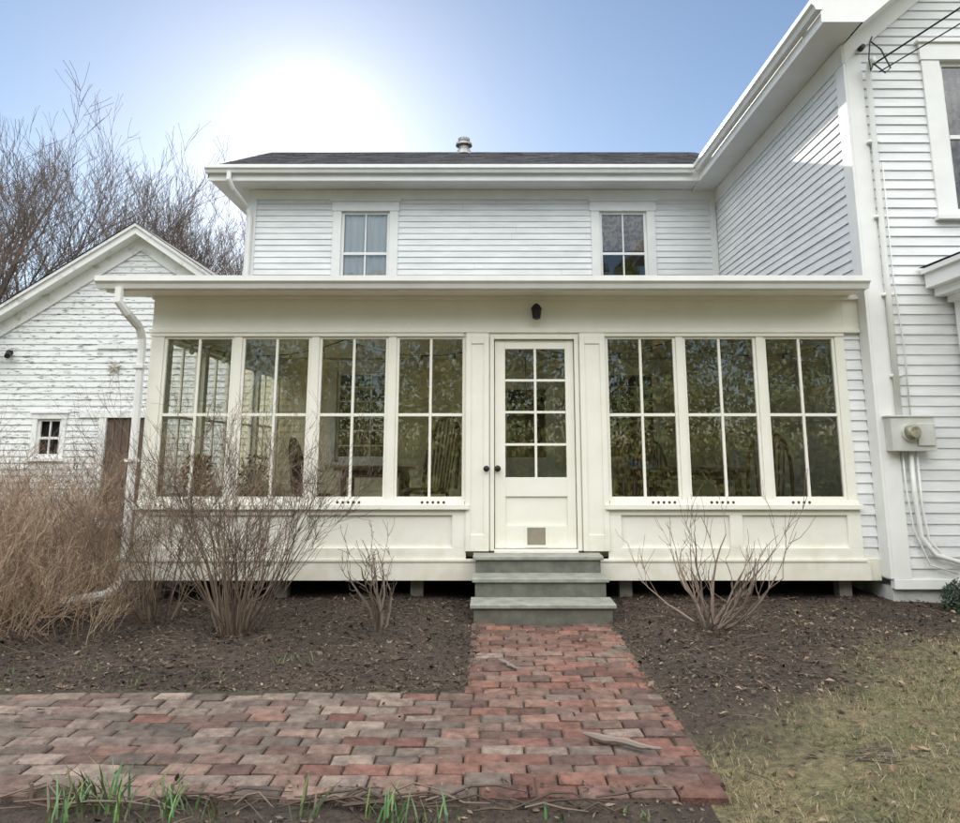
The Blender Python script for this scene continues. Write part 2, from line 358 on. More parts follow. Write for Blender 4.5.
pg.face([(.14,.042,1.14),(.755,.042,1.14),(.755,.042,2.41),(.14,.042,2.41)])
kn=MB()
for x,y in ((.075,.02),(-.035,-.03)):
    kn.tube([(x,y+.005,1.235),(x,y-.006,1.235),(x,y-.01,1.235),(x,y-.03,1.235),(x,y-.045,1.235),(x,y-.06,1.235)],[.03,.03,.012,.014,.03,.018],12)
kn.obj('door_knob',M_iron,house,smooth=True)

sid.obj('clapboard_siding',M_white,house); fr.obj('window_and_eave_trim',M_trim,house,bevel=.004)
gl.obj('house_window_panes',M_glassd,house); inner.obj('dim_room_panels',M_room,house)
roof.obj('shingle_roof',M_shingle,house); gut.obj('gutters',M_gutterw,house); found.obj('foundation',M_found,house)
po.obj('sun_porch_frame',M_porch,house,bevel=.003); pg.obj('porch_window_panes',M_glass,house)
cu=MB(); 
def drape(mb,x0,x1,z0,z1,y,amp=.015,n=40):
    for i in range(n):
        a=x0+(x1-x0)*i/n; b=x0+(x1-x0)*(i+1)/n
        ya=y+amp*math.sin(a*70); yb=y+amp*math.sin(b*70)
        mb.face([(a,ya,z0),(b,yb,z0),(b,yb,z1),(a,ya,z1)])
drape(cu,-2.42,-2.04,4.0,5.25,YM+.07,.01); drape(cu,-2.03,-1.65,4.0,5.25,YM+.07,.01); cu.obj('white_curtains',M_curtain,house)
cu=MB(); drape(cu,1.8,2.55,4.62,5.25,YM+.06,.004); drape(cu,4.72,5.55,3.8,5.4,WY+.14,.02); cu.obj('lace_curtains',M_shade,house)

la=MB(); x,y,z=.46,-.10,2.76
la.tube([(x,0,z+.02),(x,-.012,z+.02)],.04,12); la.tube([(x,0,z+.04),(x,-.05,z+.09),(x,-.1,z+.07)],.008,8)
la.tube([(x,y,z+.085),(x,y,z+.07),(x,y,z+.035),(x,y,z+.03)],[.008,.03,.055,.058],8)
for k in range(6):
    a=k*math.pi/3; la.tube([(x+.045*math.cos(a),y+.045*math.sin(a),z+.03),(x+.034*math.cos(a),y+.034*math.sin(a),z-.06)],.004,4)
la.tube([(x,y,z-.06),(x,y,z-.07),(x,y,z-.08)],[.038,.036,.008],8); la.tube([(x,y,z+.028),(x,y,z-.058)],[.040,.03],8)
la.obj('porch_wall_lantern',M_iron)

st=empty('porch_steps'); a=MB(); b=MB()
lv=[(.46,-.27,.0),(.315,-.55,-.27),(.16,-.83,-.55)]
for i,(z,yf,yb) in enumerate(lv):
    e=.0 if i<2 else .01
    b.box(-.155-e,1.03+e,yf-.025,(-.05 if i==0 else lv[i-1][1]+.012),z-.032,z)
    a.box(-.13-e*.5,1.005+e*.5,yf,(-.05 if i==0 else lv[i-1][1]+.010),-.03,z-.033)
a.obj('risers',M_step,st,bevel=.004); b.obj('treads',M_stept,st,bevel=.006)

em=empty('electric_meter'); a=MB()
yb=WY-.03
a.box(3.76,4.17,yb-.13,yb,1.40,1.72); a.box(3.745,4.185,yb-.145,yb,1.715,1.735)
a.box(3.99,4.15,yb-.15,yb-.131,1.45,1.66)
a.obj('meter_box',M_metalgrey,em,bevel=.008)
a=MB(); cx,cz=3.93,1.575
a.tube([(cx,yb-.13,cz),(cx,yb-.155,cz)],.085,24); a.obj('meter_ring',M_metalgrey,em,smooth=False)
a=MB(); a.tube([(cx,yb-.155,cz),(cx,yb-.20,cz),(cx,yb-.225,cz)],[.07,.068,.05],24); a.obj('meter_dial',mat('meter_glass',(.14,.14,.11),(.38,.36,.25),scale=20,rough=.08),em,smooth=False)
a=MB()
a.tube([(3.90,yb-.04,1.72),(3.91,yb-.04,3.2),(3.93,yb-.04,5.25),(3.93,yb-.08,5.36),(3.93,yb-.16,5.36),(3.93,yb-.17,5.30)],.028,10)
for z in (2.1,2.9,3.7,4.5): a.box(3.86,3.97,yb-.045,yb+.01,z,z+.03)
a.tube([(4.02,yb-.01,1.72),(4.03,yb-.012,2.4),(3.99,yb-.01,3.1),(4.0,yb-.01,4.3)],.007,6)
a.tube([(3.97,yb-.04,1.40),(3.97,yb-.04,1.0),(3.99,yb-.04,.62),(4.10,yb-.04,.46),(4.30,yb-.04,.40),(4.56,yb-.04,.38)],.022,10)
a.tube([(4.03,yb-.035,1.40),(4.03,yb-.035,.9),(4.06,yb-.035,.60),(4.2,yb-.035,.42),(4.56,yb-.035,.33)],.012,8)
a.tube([(3.90,yb-.03,1.40),(3.90,yb-.03,1.1),(3.93,yb-.03,.7),(4.05,yb-.03,.37),(4.3,yb-.03,.29)],.008,8)
a.obj('meter_conduits',M_gutterw,em,smooth=True)
w=MB()
def wire(p,q,sag,r=.008,n=16):
    p=Vector(p);q=Vector(q); w.tube([p.lerp(q,i/n)-Vector((0,0,sag*4*(i/n)*(1-i/n))) for i in range(n+1)],r,5)
wire((3.93,-.33,5.30),(11,-9,9.6),.35,.010); wire((3.98,-.30,5.22),(11,-9,9.55),.5,.007)
w.tube([(3.93,-.31,5.32),(3.86,-.36,5.20),(3.84,-.38,5.32),(3.88,-.36,5.52),(3.93,-.32,5.60)],.008,6)
w.tube([(3.93,-.31,5.30),(3.97,-.42,5.14),(4.05,-.38,5.22),(3.99,-.35,5.44),(3.91,-.32,5.55)],.008,6)
w.tube([(3.88,-.17,5.55),(3.88,-.24,5.55)],[.03,.025],8)
w.obj('service_drop_wires',M_iron)

# ---- porch furniture
M_chair=mat('brown_chair_wood',(.05,.026,.013),(.10,.05,.024),scale=8,rough=.4)
def windsor(name,loc,rot,sc=1.0):
    a=MB(); a.col=(1,1,1)
    n=20; ring=[(.21*math.cos(2*math.pi*i/n),.2*math.sin(2*math.pi*i/n)) for i in range(n)]
    bl=len(a.v)
    for z,k in ((.43,.93),(.45,1.0),(.465,.97)):
        for x,y in ring: a.v.append((x*k,y*k,z))
    a.idx(bl,[tuple(range(n))[::-1],tuple(2*n+i for i in range(n))]+[(r*n+i,r*n+(i+1)%n,(r+1)*n+(i+1)%n,(r+1)*n+i) for r in range(2) for i in range(n)])
    for sx in (-1,1):
        for sy in (-1,1):
            p=(sx*.13,sy*.12,.44); q=(sx*.21,sy*.2,0); a.tube([p,((p[0]+q[0])/2,(p[1]+q[1])/2,.22),q],[.013,.02,.011],8)
    a.tube([(-.17,-.16,.2),(-.17,.16,.2)],.01,6); a.tube([(.17,-.16,.2),(.17,.16,.2)],.01,6); a.tube([(-.17,0,.2),(.17,0,.2)],.01,6)
    hoop=[]
    for i in range(15):
        t=math.pi*i/14; hoop.append((-.2*math.cos(t)*(1+.15*math.sin(t)),.16+.10*math.sin(t),.46+.62*math.sin(t)**.7))
    a.tube(hoop,.017,8)
    for i in range(7):
        x=-.14+.28*i/6; top=math.sqrt(max(0,1-(x/.23)**2)); a.tube([(x*.8,.16,.46),(x,.16+.1*top,.46+.6*top**.7)],.009,6)
    o=a.obj(name,M_chair,smooth=False,loc=loc); o.rotation_euler=(0,0,rot); o.scale=(sc,)*3; return o
windsor('windsor_chair',(1.42,.5,.46),math.pi+.3,1.05); windsor('windsor_chair.001',(2.86,.5,.46),math.pi-.2,1.05); windsor('windsor_chair.002',(-.66,.5,.46),math.pi+.9,1.2); windsor('windsor_chair.003',(2.2,2.5,.46),.1)
windsor('windsor_chair.004',(-2.0,1.2,.46),2.2)
def table(name,loc,lx,ly):
    a=MB(); a.box(-lx,lx,-ly,ly,.71,.745); a.box(-lx+.08,lx-.08,-ly+.08,ly-.08,.63,.71)
    for sx in (-1,1):
        for sy in (-1,1): a.tube([(sx*(lx-.1),sy*(ly-.1),.64),(sx*(lx-.1),sy*(ly-.1),.4),(sx*(lx-.1),sy*(ly-.1),0)],[.035,.04,.022],8)
    return a.obj(name,M_chair,loc=loc,bevel=.004)
table('dining_table',(2.15,1.35,.46),.7,.42); table('side_table',(-1.4,1.9,.46),.45,.35)
a=MB(); a.box(1.55,1.85,.98,1.22,1.21,1.29); a.obj('folded_blue_cloth',M_blue,bevel=.01)
def potted(name,px_,py_,pz_,cols,n=260):
    pt=empty(name); a=MB()
    a.tube([(px_,py_,pz_),(px_,py_,pz_+.12),(px_,py_,pz_+.15),(px_,py_,pz_+.15)],[.07,.1,.115,.09],14); a.obj('pot',mat('terracotta',(.35,.14,.07),(.42,.19,.1)),pt)
    a=MB()
    for i in range(n):
        h=U(0,1); ang=U(0,6.28); r=.2*math.sqrt(R())*(1-.4*h); c=Vector((px_+r*math.cos(ang),py_+r*math.sin(ang),pz_+.15+.35*h)); s=U(.015,.03)
        d=Vector((U(-1,1),U(-1,1),U(-1,1))).normalized(); e=d.orthogonal().normalized()
        a.col=random.choice(cols); a.face([c-e*s,c+d*s*.6,c+e*s,c-d*s*.6])
    for i in range(14): a.col=(.15,.1,.05); a.tube([(px_,py_,pz_+.13),(px_+U(-.15,.15),py_+U(-.15,.15),pz_+U(.3,.48))],.004,4)
    a.obj('foliage',M_leaf,pt)
potted('potted_plant',-2.98,.38,.86,[(.6,.22,.05),(.5,.2,.05),(.16,.18,.05)],360)
potted('potted_plant.001',-2.4,.38,.86,[(.12,.18,.05),(.16,.22,.06)],200)
a=MB(); a.box(-3.2,-2.1,.22,.56,.83,.86)
for x in (-3.15,-2.15):
    for y in (.26,.52): a.box(x-.02,x+.02,y-.02,y+.02,.46,.83)
a.obj('plant_bench',M_chair,bevel=.003)
a=MB(); a.tube([(.45,2.0,2.84),(.45,2.0,2.2)],.006,6)
for k in range(6):
    an=k*math.pi/3; dx,dy=math.cos(an),math.sin(an)
    a.tube([(.45,2.0,2.05),(.45+.1*dx,2.0+.1*dy,1.98),(.45+.2*dx,2.0+.2*dy,2.04),(.45+.2*dx,2.0+.2*dy,2.10)],.007,6)
    a.tube([(.45+.2*dx,2.0+.2*dy,2.10),(.45+.2*dx,2.0+.2*dy,2.11)],.025,8)
a.tube([(.45,2,2.2),(.45,2,2.1),(.45,2,2.02),(.45,2,1.95)],[.012,.03,.035,.008],10)
a.obj('candle_chandelier',M_iron)
sg=empty('string_lights'); a=MB(); b=MB(); pts=[]
for i in range(61):
    x=-3.2+6.8*i/60; f=(i%15)/15; z=2.54-.17*4*f*(1-f); pts.append((x,.28,z))
    if i%3==1: a.tube([(x,.28,z),(x,.28,z-.05)],.014,6); b.tube([(x,.28,z-.05),(x,.28,z-.075),(x,.28,z-.10),(x,.28,z-.115)],[.012,.028,.026,.006],8)
a.tube(pts,.006,5); a.obj('cable',M_iron,sg); b.obj('bulbs',M_glow,sg,smooth=True)

# ================================================================= BARN
barn=empty('white_barn'); s=MB(); f=MB(); BY=6.1; px0=-6.69; pk=5.40
Tb=TF(BY); slp=.67
bw=(-8.32,-7.88,1.28,1.98); bd=(-7.05,-6.2,-.05,2.0)
def bl_(z,a,b):
    k=max(0,(pk-z)/slp); return (max(a,px0-k),min(b,px0+k))
def bsl(z,a,b): return bl_(z+.1,a,b)
siding(s,Tb,-11.6,-4.72,.15,pk,.115,[bw,bd],lim=bsl,th=.02)
s.face([(-4.72,BY,.1),(-4.72,BY+8,.1),(-4.72,BY+8,4.1),(-4.72,BY,4.1)]); s.face([(-11.6,BY,.1),(-11.6,BY+8,.1),(-11.6,BY+8,2.1),(-11.6,BY,2.1)])
f.box(-12,-4.72,-.02,.04,.0,.15,Tb)
def rake(mb,x0,z0,x1,z1,yf,yb,h):
    mb.face([(x0,yf,z0-h),(x1,yf,z1-h),(x1,yf,z1),(x0,yf,z0)]); mb.face([(x0,yf,z0-h),(x1,yf,z1-h),(x1,yb,z1-h),(x0,yb,z0-h)])
rr=MB()
for x1 in (-11.9,-4.35):
    d=abs(x1-px0)*slp
    rake(f,px0,pk+.20,x1,pk+.20-d,BY-.30,BY,.16); rake(f,px0,pk+.06,x1,pk+.06-d,BY-.05,BY,.28); rake(f,px0,pk+.235,x1,pk+.235-d,BY-.34,BY-.30,.06)
    rr.face([(px0,BY-.36,pk+.25),(x1,BY-.36,pk+.25-d),(x1,BY+8,pk+.25-d),(px0,BY+8,pk+.25)])
rr.obj('barn_roof',M_shingle,barn)
window(f,MB(),Tb,*bw,cas=.09,cols=2,head=.1)
g=MB(); g.box(bw[0]-.2,bw[1]+.2,BY+.12,BY+.16,1.1,2.2); g.obj('interior_shade_panel',M_dark,barn)  # black panel, the unlit inside of the barn put into its colour
f.box(bd[0]-.13,bd[0],-.03,.04,0,2.0,Tb); f.box(bd[1],bd[1]+.13,-.03,.04,0,2.0,Tb); f.box(bd[0]-.5,bd[1]+1.2,-.03,.05,2.0,2.13,Tb)
f.box(-7.35,-5.0,-.02,.045,3.28,3.36,Tb)
s.obj('barn_clapboards',M_barn,barn); f.obj('barn_trim',M_barntrim,barn)
g=MB(); g.box(bd[0],bd[1],BY+.02,BY+.06,0,2.0)
for i in range(6): g.box(bd[0]+.015+i*.14,bd[0]+.14+i*.14,BY+.005,BY+.02,.0,1.98)
g.obj('barn_door',M_barndoor,barn)
g=MB(); c=Vector((-6.98,BY-.05,2.92)); pts=[]
for i in range(10):
    t=math.pi/2+i*math.pi/5; r=.15 if i%2==0 else .06; pts.append(c+Vector((r*math.cos(t),0,r*math.sin(t))))
for i in range(10): g.face([c-Vector((0,.04,0)),pts[i],pts[(i+1)%10]])
g.obj('barn_star',mat('star_patina',(.34,.31,.25),(.44,.4,.33)))
g=MB(); g.tube([(-9.25,BY,3.32),(-9.25,BY-.12,3.38),(-9.25,BY-.3,3.34)],.02,6); g.tube([(-9.25,BY-.3,3.38),(-9.25,BY-.3,3.3),(-9.25,BY-.3,3.26)],[.04,.09,.17],12); g.tube([(-8.98,BY,3.2),(-8.98,BY-.06,3.2)],.06,8); g.tube([(-8.98,BY-.06,3.2),(-8.9,BY-.2,3.12)],.05,8)
g.obj('barn_floodlight',M_iron)

# ================================================================= GROUND
def zone(x,y):
    if y>0.3 and x>-3.6 and x<9.5: return 0
    nn=noise.noise(Vector((x*1.3,y*1.3,0)))*.45+noise.noise(Vector((x*5,y*5,3)))*.25
    if x>0.9:
        P=[(1.05,-3.3),(2.0,-2.4),(2.7,-1.5),(3.9,-1.0),(9,-.9)]
        yb=-3.3
        for i in range(4):
            if P[i][0]<=x<=P[i+1][0]: yb=P[i][1]+(P[i+1][1]-P[i][1])*(x-P[i][0])/(P[i+1][0]-P[i][0])
        if x>9: yb=-.9
        return min(1,max(0,(yb-y+nn)/.8+.3))
    if x<-3.9 or y<-4.6: return min(1,max(0,.5+nn*2+( -3.9-x if x<-3.9 else -4.6-y)))
    return 0
def inbrick(x,y): return (-9<x<1.0 and -3.72<y<-2.42) or (-.15<x<1.0 and -3.72<y<0)
def gh(x,y):
    r=max(abs(x),abs(y))
    n=noise.noise(Vector((x*2.2,y*2.2,1)))*.022+noise.noise(Vector((x*9,y*9,2)))*.014+noise.noise(Vector((x*.5,y*.5,5)))*.03
    if inbrick(x,y): return -.006
    dx=max(-.15-x,x-1.0,0) if y>-2.42 else (x-1.0 if x>1 else 0)
    d=dx
    if x<-.15: d=min(abs(y+2.42),abs(x+.15)) if y>-2.42 else abs(y+3.72)
    return n+min(d*.12,.03)-.004 if r<30 else n
def axis(a,b,st,far):
    v=[]; x=a
    while x<b: v.append(x); x+=st
    v.append(b); s=st; x=b
    while x<far: s*=1.35; x+=s; v.append(x)
    s=st; x=a; l=[]
    while x>-far: s*=1.35; x-=s; l.append(x)
    return l[::-1]+v
xs=axis(-6,6,.06,400); ys_=axis(-4.4,.3,.05,400)
g=MB(); nx=len(xs)
for y in ys_:
    for x in xs: g.v.append((x,y,gh(x,y)))
for j in range(len(ys_)-1):
    for i in range(nx-1):
        x=(xs[i]+xs[i+1])/2; y=(ys_[j]+ys_[j+1])/2; t=zone(x,y) if abs(x)<40 and abs(y)<40 else .9
        q2=noise.noise(Vector((x*2,y*2,19)))*.45+1
        soil=(.052*q2,.037*q2,.027*q2); gr=(.17,.135,.075); q=noise.noise(Vector((x*3,y*3,9)))*.6+.45
        if inbrick(x,y): soil=(.06,.055,.035)
        gr=tuple(gr[k]*(1-q)+(.09,.095,.04)[k]*q for k in range(3))
        g.f.append((j*nx+i,j*nx+i+1,(j+1)*nx+i+1,(j+1)*nx+i)); g.m.append(0); g.c.append(tuple(soil[k]*(1-t)+gr[k]*t for k in range(3)))
M_ground=mat('soil_and_turf',(.6,.6,.6),(1.35,1.3,1.25),scale=25,rough=.95,bump=1,bscale=60,attr=True,bdist=.03)
g.obj('ground',M_ground,smooth=True)

b=MB()
def brick(x,y,l,w,red):
    j=lambda s:U(-s,s)
    ang=j(.028); ca,sa=math.cos(ang),math.sin(ang); h=.010+j(.006)+noise.noise(Vector((x*1.2,y*1.2,7)))*.016; tx,ty=j(.03),j(.045)
    if R()<red: base=random.choice([(.215,.11,.084),(.19,.095,.075),(.23,.14,.11),(.155,.095,.08),(.21,.14,.115)])
    else: base=random.choice([(.22,.175,.145),(.19,.155,.13),(.25,.20,.17),(.22,.15,.125),(.16,.13,.11)])
    k=U(.6,1.2); b.col=tuple(c*k for c in base)
    bl=len(b.v); bv=.008
    for (inset,zz) in ((0,-.06),(0,-bv),(bv,0)):
        for sx,sy in ((-1,-1),(1,-1),(1,1),(-1,1)):
            u=sx*(l/2-inset); v=sy*(w/2-inset); b.v.append((x+u*ca-v*sa,y+u*sa+v*ca,h+zz+u*tx+v*ty))
    b.idx(bl,[(8,9,10,11)]+[(r*4+i,r*4+(i+1)%4,(r+1)*4+(i+1)%4,(r+1)*4+i) for r in range(2) for i in range(4)])
y=-3.70; row=0
while y<-.86:
    xr=1.0; x=xr-(.1 if row%2 else 0)-.0+U(-.03,.03)
    xl=-.15 if y>-2.45 else -8.6
    if row%2: brick(xr-.05,y,.094,.096,.85)
    while x>xl+.05:
        l=.196+U(-.008,.008); cx=x-l/2-.004
        if x-l<xl: l=x-xl; cx=x-l/2
        red=.85 if cx>-.2 else max(.08,.6+cx*.4)
        if l>.05 and not (y<-3.6 and R()<.12): brick(cx,y+U(-.005,.005),l,.096,red)
        x-=l+.009
    y+=.1045; row+=1
b.obj('brick_path',M_brick)

m=MB()
def chip(x,y,z,s,col,flat=.5,asp=2.5):
    d=Vector((U(-1,1),U(-1,1),U(-flat,flat))).normalized(); e=d.cross(Vector((U(-.4,.4),U(-.4,.4),1))).normalized()
    c=Vector((x,y,z)); m.col=col; m.face([c-d*s,c-e*s/asp+Vector((0,0,s*.1)),c+d*s,c+e*s/asp])
for i in range(40000):
    x=U(-5.5,4.6); y=U(-2.55,.15) if R()<.8 else U(-4.2,-2.2)
    if inbrick(x,y):
        edge=min(abs(y+2.42) if x<-.1 else 9,abs(x+.15) if y>-2.4 else 9,abs(x-1.0),abs(y+3.72))
        e2=.04+.08*(noise.noise(Vector((x*3,y*3,41)))+.4)
        if not (R()<.04 or edge<e2): continue
    if x>4.4 and y>-1.1: continue
    if zone(x,y)>.6 and R()<.6: continue
    pt_=noise.noise(Vector((x*1.8,y*1.8,23)))
    k=U(.35,1.3)*(1+pt_*.7); c=random.choice([(.09,.062,.042),(.065,.045,.032),(.14,.10,.068),(.19,.145,.105),(.05,.036,.028)]); c=tuple(v*k for v in c)
    z=gh(x,y)+U(.0,.014); 
    if inbrick(x,y): z=.022+U(0,.01); 
    chip(x,y,z,U(.005,.018)*(2.0 if R()<.07 else 1),c,asp=U(1.2,3.5))
for i in range(800):
    x=U(-5.5,4.3); y=U(-2.4,.0) if R()<.8 else U(-4,-2)
    if inbrick(x,y): continue
    p=Vector((x,y,gh(x,y)+.010)); a=U(0,6.28); l=U(.04,.2); q=p+Vector((math.cos(a)*l,math.sin(a)*l,U(0,.02))); m.col=random.choice([(.11,.085,.065),(.15,.12,.09),(.08,.06,.045)])
    m.tube([p,(p+q)/2+Vector((U(-.01,.01),U(-.01,.01),.004)),q],[.0028,.0024,.0012],4)
m.obj('garden_mulch',M_leaf)

gr=MB(); cnt=0
while cnt<90000:
    x=U(.95,6.2); y=U(-5.0,-.7) if R()<.9 else U(-4.2,-1)
    z0=zone(x,y); d=noise.noise(Vector((x*2.5,y*2.5,11)))*1.2+.5
    cnt+=1
    if R()>z0*d*1.1+.02 or (x>4.4 and y>-1.15) or (inbrick(x,y)): continue
    h=U(.010,.038); a=U(0,6.28); w=U(.0012,.0026); lx,ly=math.cos(a)*h*U(.4,1.8),math.sin(a)*h*U(.4,1.8); zz=gh(x,y)-.003
    q=noise.noise(Vector((x*1.7,y*1.7,31)))
    gr.col=random.choice([(.32,.25,.15),(.27,.21,.125),(.22,.175,.10),(.36,.30,.20),(.12,.12,.05)]) if R()>.35+q*.9 else random.choice([(.09,.115,.04),(.11,.125,.045),(.14,.14,.06),(.07,.095,.035)])
    b_=a+1.57; dx,dy=math.cos(b_)*w,math.sin(b_)*w
    gr.face([(x-dx,y-dy,zz),(x+dx,y+dy,zz),(x+lx,y+ly,zz+h)])
for i in range(14000):
    x=U(-14,-4.0); y=U(-4,6)
    if inbrick(x,y) : continue
    h=U(.03,.09); a=U(0,6.28); w=.004; lx,ly=math.cos(a)*h*.6,math.sin(a)*h*.6
    gr.col=random.choice([(.26,.22,.12),(.12,.16,.045),(.30,.26,.14)])
    gr.face([(x-w,y,gh(x,y)-.004),(x+w,y,gh(x,y)-.004),(x+lx,y+ly,gh(x,y)+h)])
gr.obj('lawn_grass',M_leaf)
lf=MB()
for i in range(520):
    x=U(1.1,5.5); y=U(-4.2,-.5); 
    if x>4.4 and y>-1.15: continue
    c=Vector((x,y,gh(x,y)+U(.012,.03))); s=U(.012,.03); a=U(0,6.28); d=Vector((math.cos(a),math.sin(a),U(-.3,.3)))*s; e=Vector((-math.sin(a),math.cos(a),U(-.4,.4)))*s*.55
    lf.col=random.choice([(.20,.13,.08),(.15,.095,.06),(.27,.20,.14),(.11,.08,.055)])
    u=Vector((0,0,s*.25))
    lf.face([c-d,c-e+u,c+d,c]); lf.face([c-d,c,c+d,c+e+u])
lf.obj('fallen_leaves',M_leaf)

# ================================================================= PLANTS
def stem(mb,p,d,L,r,depth,up=.25,crook=.25,nchild=4,minr=.0014,spread=.9):
    n=6 if depth>0 else 3; pts=[p]; rad=[r]; q=Vector(p); dd=Vector(d).normalized()
    for i in range(n):
        dd=(dd+Vector((U(-1,1),U(-1,1),U(-1,1)))*crook*.35+Vector((0,0,up*.12))).normalized()
        q=q+dd*L/n; pts.append(q.copy()); rad.append(max(minr*.6,r*(1-.75*(i+1)/n)))
    mb.tube(pts,rad,5 if r>.006 else 3,cap=False)
    if depth>0:
        for k in range(nchild):
            i=random.randint(2,n); b=pts[i]; t=(pts[i]-pts[i-1]).normalized()
            s=(t+Vector((U(-1,1),U(-1,1),U(-.5,1)))*spread).normalized()
            stem(mb,b,s,L*U(.3,.6),max(minr,rad[i]*.7),depth-1,up,crook,nchild,minr,spread)
def shrub(name,base,n,H,lean,r,cols,depth=2,nchild=4,crook=.3,rad0=.1,up=.3,spread=.8,minr=.0014):
    mb=MB()
    for i in range(n):
        a=U(0,6.28); rr=rad0*math.sqrt(R()); l=U(.1,1)*lean; mb.col=random.choice(cols)
        p=Vector((base[0]+rr*math.cos(a),base[1]+rr*math.sin(a),-.02)); d=Vector((math.cos(a)*l,math.sin(a)*l,1))
        stem(mb,p,d,H*U(.65,1.05),r*U(.6,1.1),depth,up,crook,nchild,minr,spread)
    return mb.obj(name,M_twig)
grey=[(.16,.115,.085),(.20,.15,.11),(.12,.085,.07),(.24,.18,.13)]
tan=[(.27,.185,.125),(.34,.25,.17),(.21,.145,.105),(.40,.31,.22)]
shrub('bare_shrub',(-1.95,-1.15),52,1.28,.8,.008,grey,3,4,.5,.13,minr=.0019)
shrub('bare_shrub.001',(-2.75,-.75),28,1.1,.9,.007,grey,3,4,.5,.15,minr=.0019)
shrub('rose_bush',(-.86,-1.1),8,.80,.6,.016,[(.13,.10,.08),(.17,.13,.10)],2,3,1.0,.05,minr=.003)
shrub('rose_bush.001',(1.74,-1.0),14,.90,1.6,.015,[(.22,.17,.135),(.26,.20,.16),(.17,.125,.10)],2,3,.75,.07,up=1.0,spread=.9,minr=.003)
for i,(x,y,h) in enumerate([(-3.75,-1.35,.75),(-4.3,-.9,.95),(-4.7,-1.5,.85),(-3.95,-.3,1.0),(-5.2,-.5,1.1),(-5.1,.6,1.2),(-4.4,.5,1.15)]):
    shrub('dry_forsythia_bush'+('' if i==0 else '.%03d'%i),(x,y),52,h,1.0,.006,tan,2,7,.85,.3,minr=.0019,spread=1.0)
shrub('dry_forsythia_bush.007',(-3.1,-1.35),30,.5,1.1,.004,tan,2,5,.7,.3)
shrub('bare_shrub.002',(-3.9,1.6),30,1.7,.6,.007,grey,2,5,.5,.25)
def leafball(name,c,rad,n,cols,s0=.012,s1=.025):
    a=MB()
    for i in range(n):
        d=Vector((U(-1,1),U(-1,1),U(-1,1))).normalized(); k=R()**.4; p=Vector((c[0]+d.x*rad[0]*k,c[1]+d.y*rad[1]*k,c[2]+abs(d.z)*rad[2]*k)); s=U(s0,s1)
        e=Vector((U(-1,1),U(-1,1),U(-1,1))).normalized(); f=e.orthogonal().normalized(); a.col=random.choice(cols); a.face([p-e*s,p+f*s*.5,p+e*s,p-f*s*.5])
    for i in range(12): a.col=(.08,.06,.04); a.tube([(c[0],c[1],-.02),(c[0]+U(-1,1)*rad[0]*.7,c[1]+U(-1,1)*rad[1]*.7,c[2]+rad[2]*U(.4,.9))],.004,4)
    return a.obj(name,M_leaf)
leafball('evergreen_shrub',(4.16,-.45,.03),(.20,.2,.28),1000,[(.03,.05,.03),(.05,.08,.045),(.025,.04,.025)])
def blades(name,clumps,col):
    a=MB()
    for (x,y,n,h,rr) in clumps:
        for i in range(n):
            bx,by=x+U(-rr,rr),y+U(-rr,rr)*.6; ang=U(0,6.28); l=h*U(.6,1.1); w=U(.003,.006); ln=U(.15,.8)*l; a.col=tuple(c*U(.7,1.3) for c in random.choice(col))
            pts=[Vector((bx+math.cos(ang)*ln*t*t,by+math.sin(ang)*ln*t*t,l*t-.01)) for t in (0,.35,.7,1)]
            o=Vector((math.sin(ang),-math.cos(ang),0))*w
            if R()<.5:o=Vector((w,0,0))
            for k in range(3):
                s0=[1,1,.8,.1][k]; s1=[1,1,.8,.1][k+1]
                a.face([pts[k]-o*s0,pts[k]+o*s0,pts[k+1]+o*s1,pts[k+1]-o*s1])
    return a.obj(name,M_leaf)
G1=[(.12,.18,.08),(.16,.22,.10),(.10,.14,.06)]
blades('daffodil_leaves',[(-1.5,-3.87,60,.18,.2),(-1.15,-3.9,30,.13,.14),(-.72,-3.93,9,.16,.05),(-.40,-3.95,26,.14,.09),(-.2,-3.95,16,.11,.08),(.25,-3.93,5,.07,.05),(.55,-3.9,9,.05,.08),(1.05,-3.95,8,.05,.06)],G1)
blades('spring_bulb_shoots',[(-1.3,-1.9,16,.08,.12),(-1.75,-2.2,12,.06,.1),(-2.5,-2.15,22,.08,.2),(-3.0,-2.3,20,.09,.25),(-.55,-.55,12,.08,.08),(-.45,-1.3,8,.06,.06),(-3.6,-2.2,26,.10,.25),(-2.1,-2.3,10,.06,.1)],[(.08,.11,.05),(.11,.14,.06)])
a=MB()
for i in range(46):
    x=U(-2.6,.55); l=U(.15,.5); y=-3.80+U(-.07,.05); a.col=random.choice([(.10,.07,.055),(.14,.10,.08),(.08,.06,.05),(.18,.14,.11)])
    a.tube([(x,y,.01+R()*.03),(x+l*.3,y+U(-.03,.03),.02+R()*.04),(x+l*.6,y+U(-.04,.04),.02+R()*.05),(x+l,y+U(-.06,.06),.01+R()*.03)],[.004,.005,.004,.002],5)
for x in (-2.3,-1.85,-1.3,-.75,-.3,-.08,.2): a.col=(.16,.12,.09); a.tube([(x,-3.79,-.02),(x+U(-.02,.02),-3.79,U(.05,.13))],.007,6)
a.obj('twig_edging',M_twig)
def fb(name,p,q,r):
    a=MB(); a.col=(.22,.18,.155); p=Vector(p); q=Vector(q); pts=[p.lerp(q,i/7)+Vector((U(-.008,.008),U(-.012,.012),U(-.003,.003))) for i in range(8)]
    a.tube(pts,[r*.4,r,r*1.1,r*.8,r,r*.9,r*.6,r*.3],7); a.tube([pts[3],pts[3]+Vector((.05,.05,.01))],[r*.4,.002],5); a.tube([pts[5],pts[5]+Vector((.04,-.05,.012))],[r*.4,.002],5)
    a.obj(name,M_twig)
fb('fallen_branch',(.46,-3.18,.04),(.80,-3.36,.04),.017)
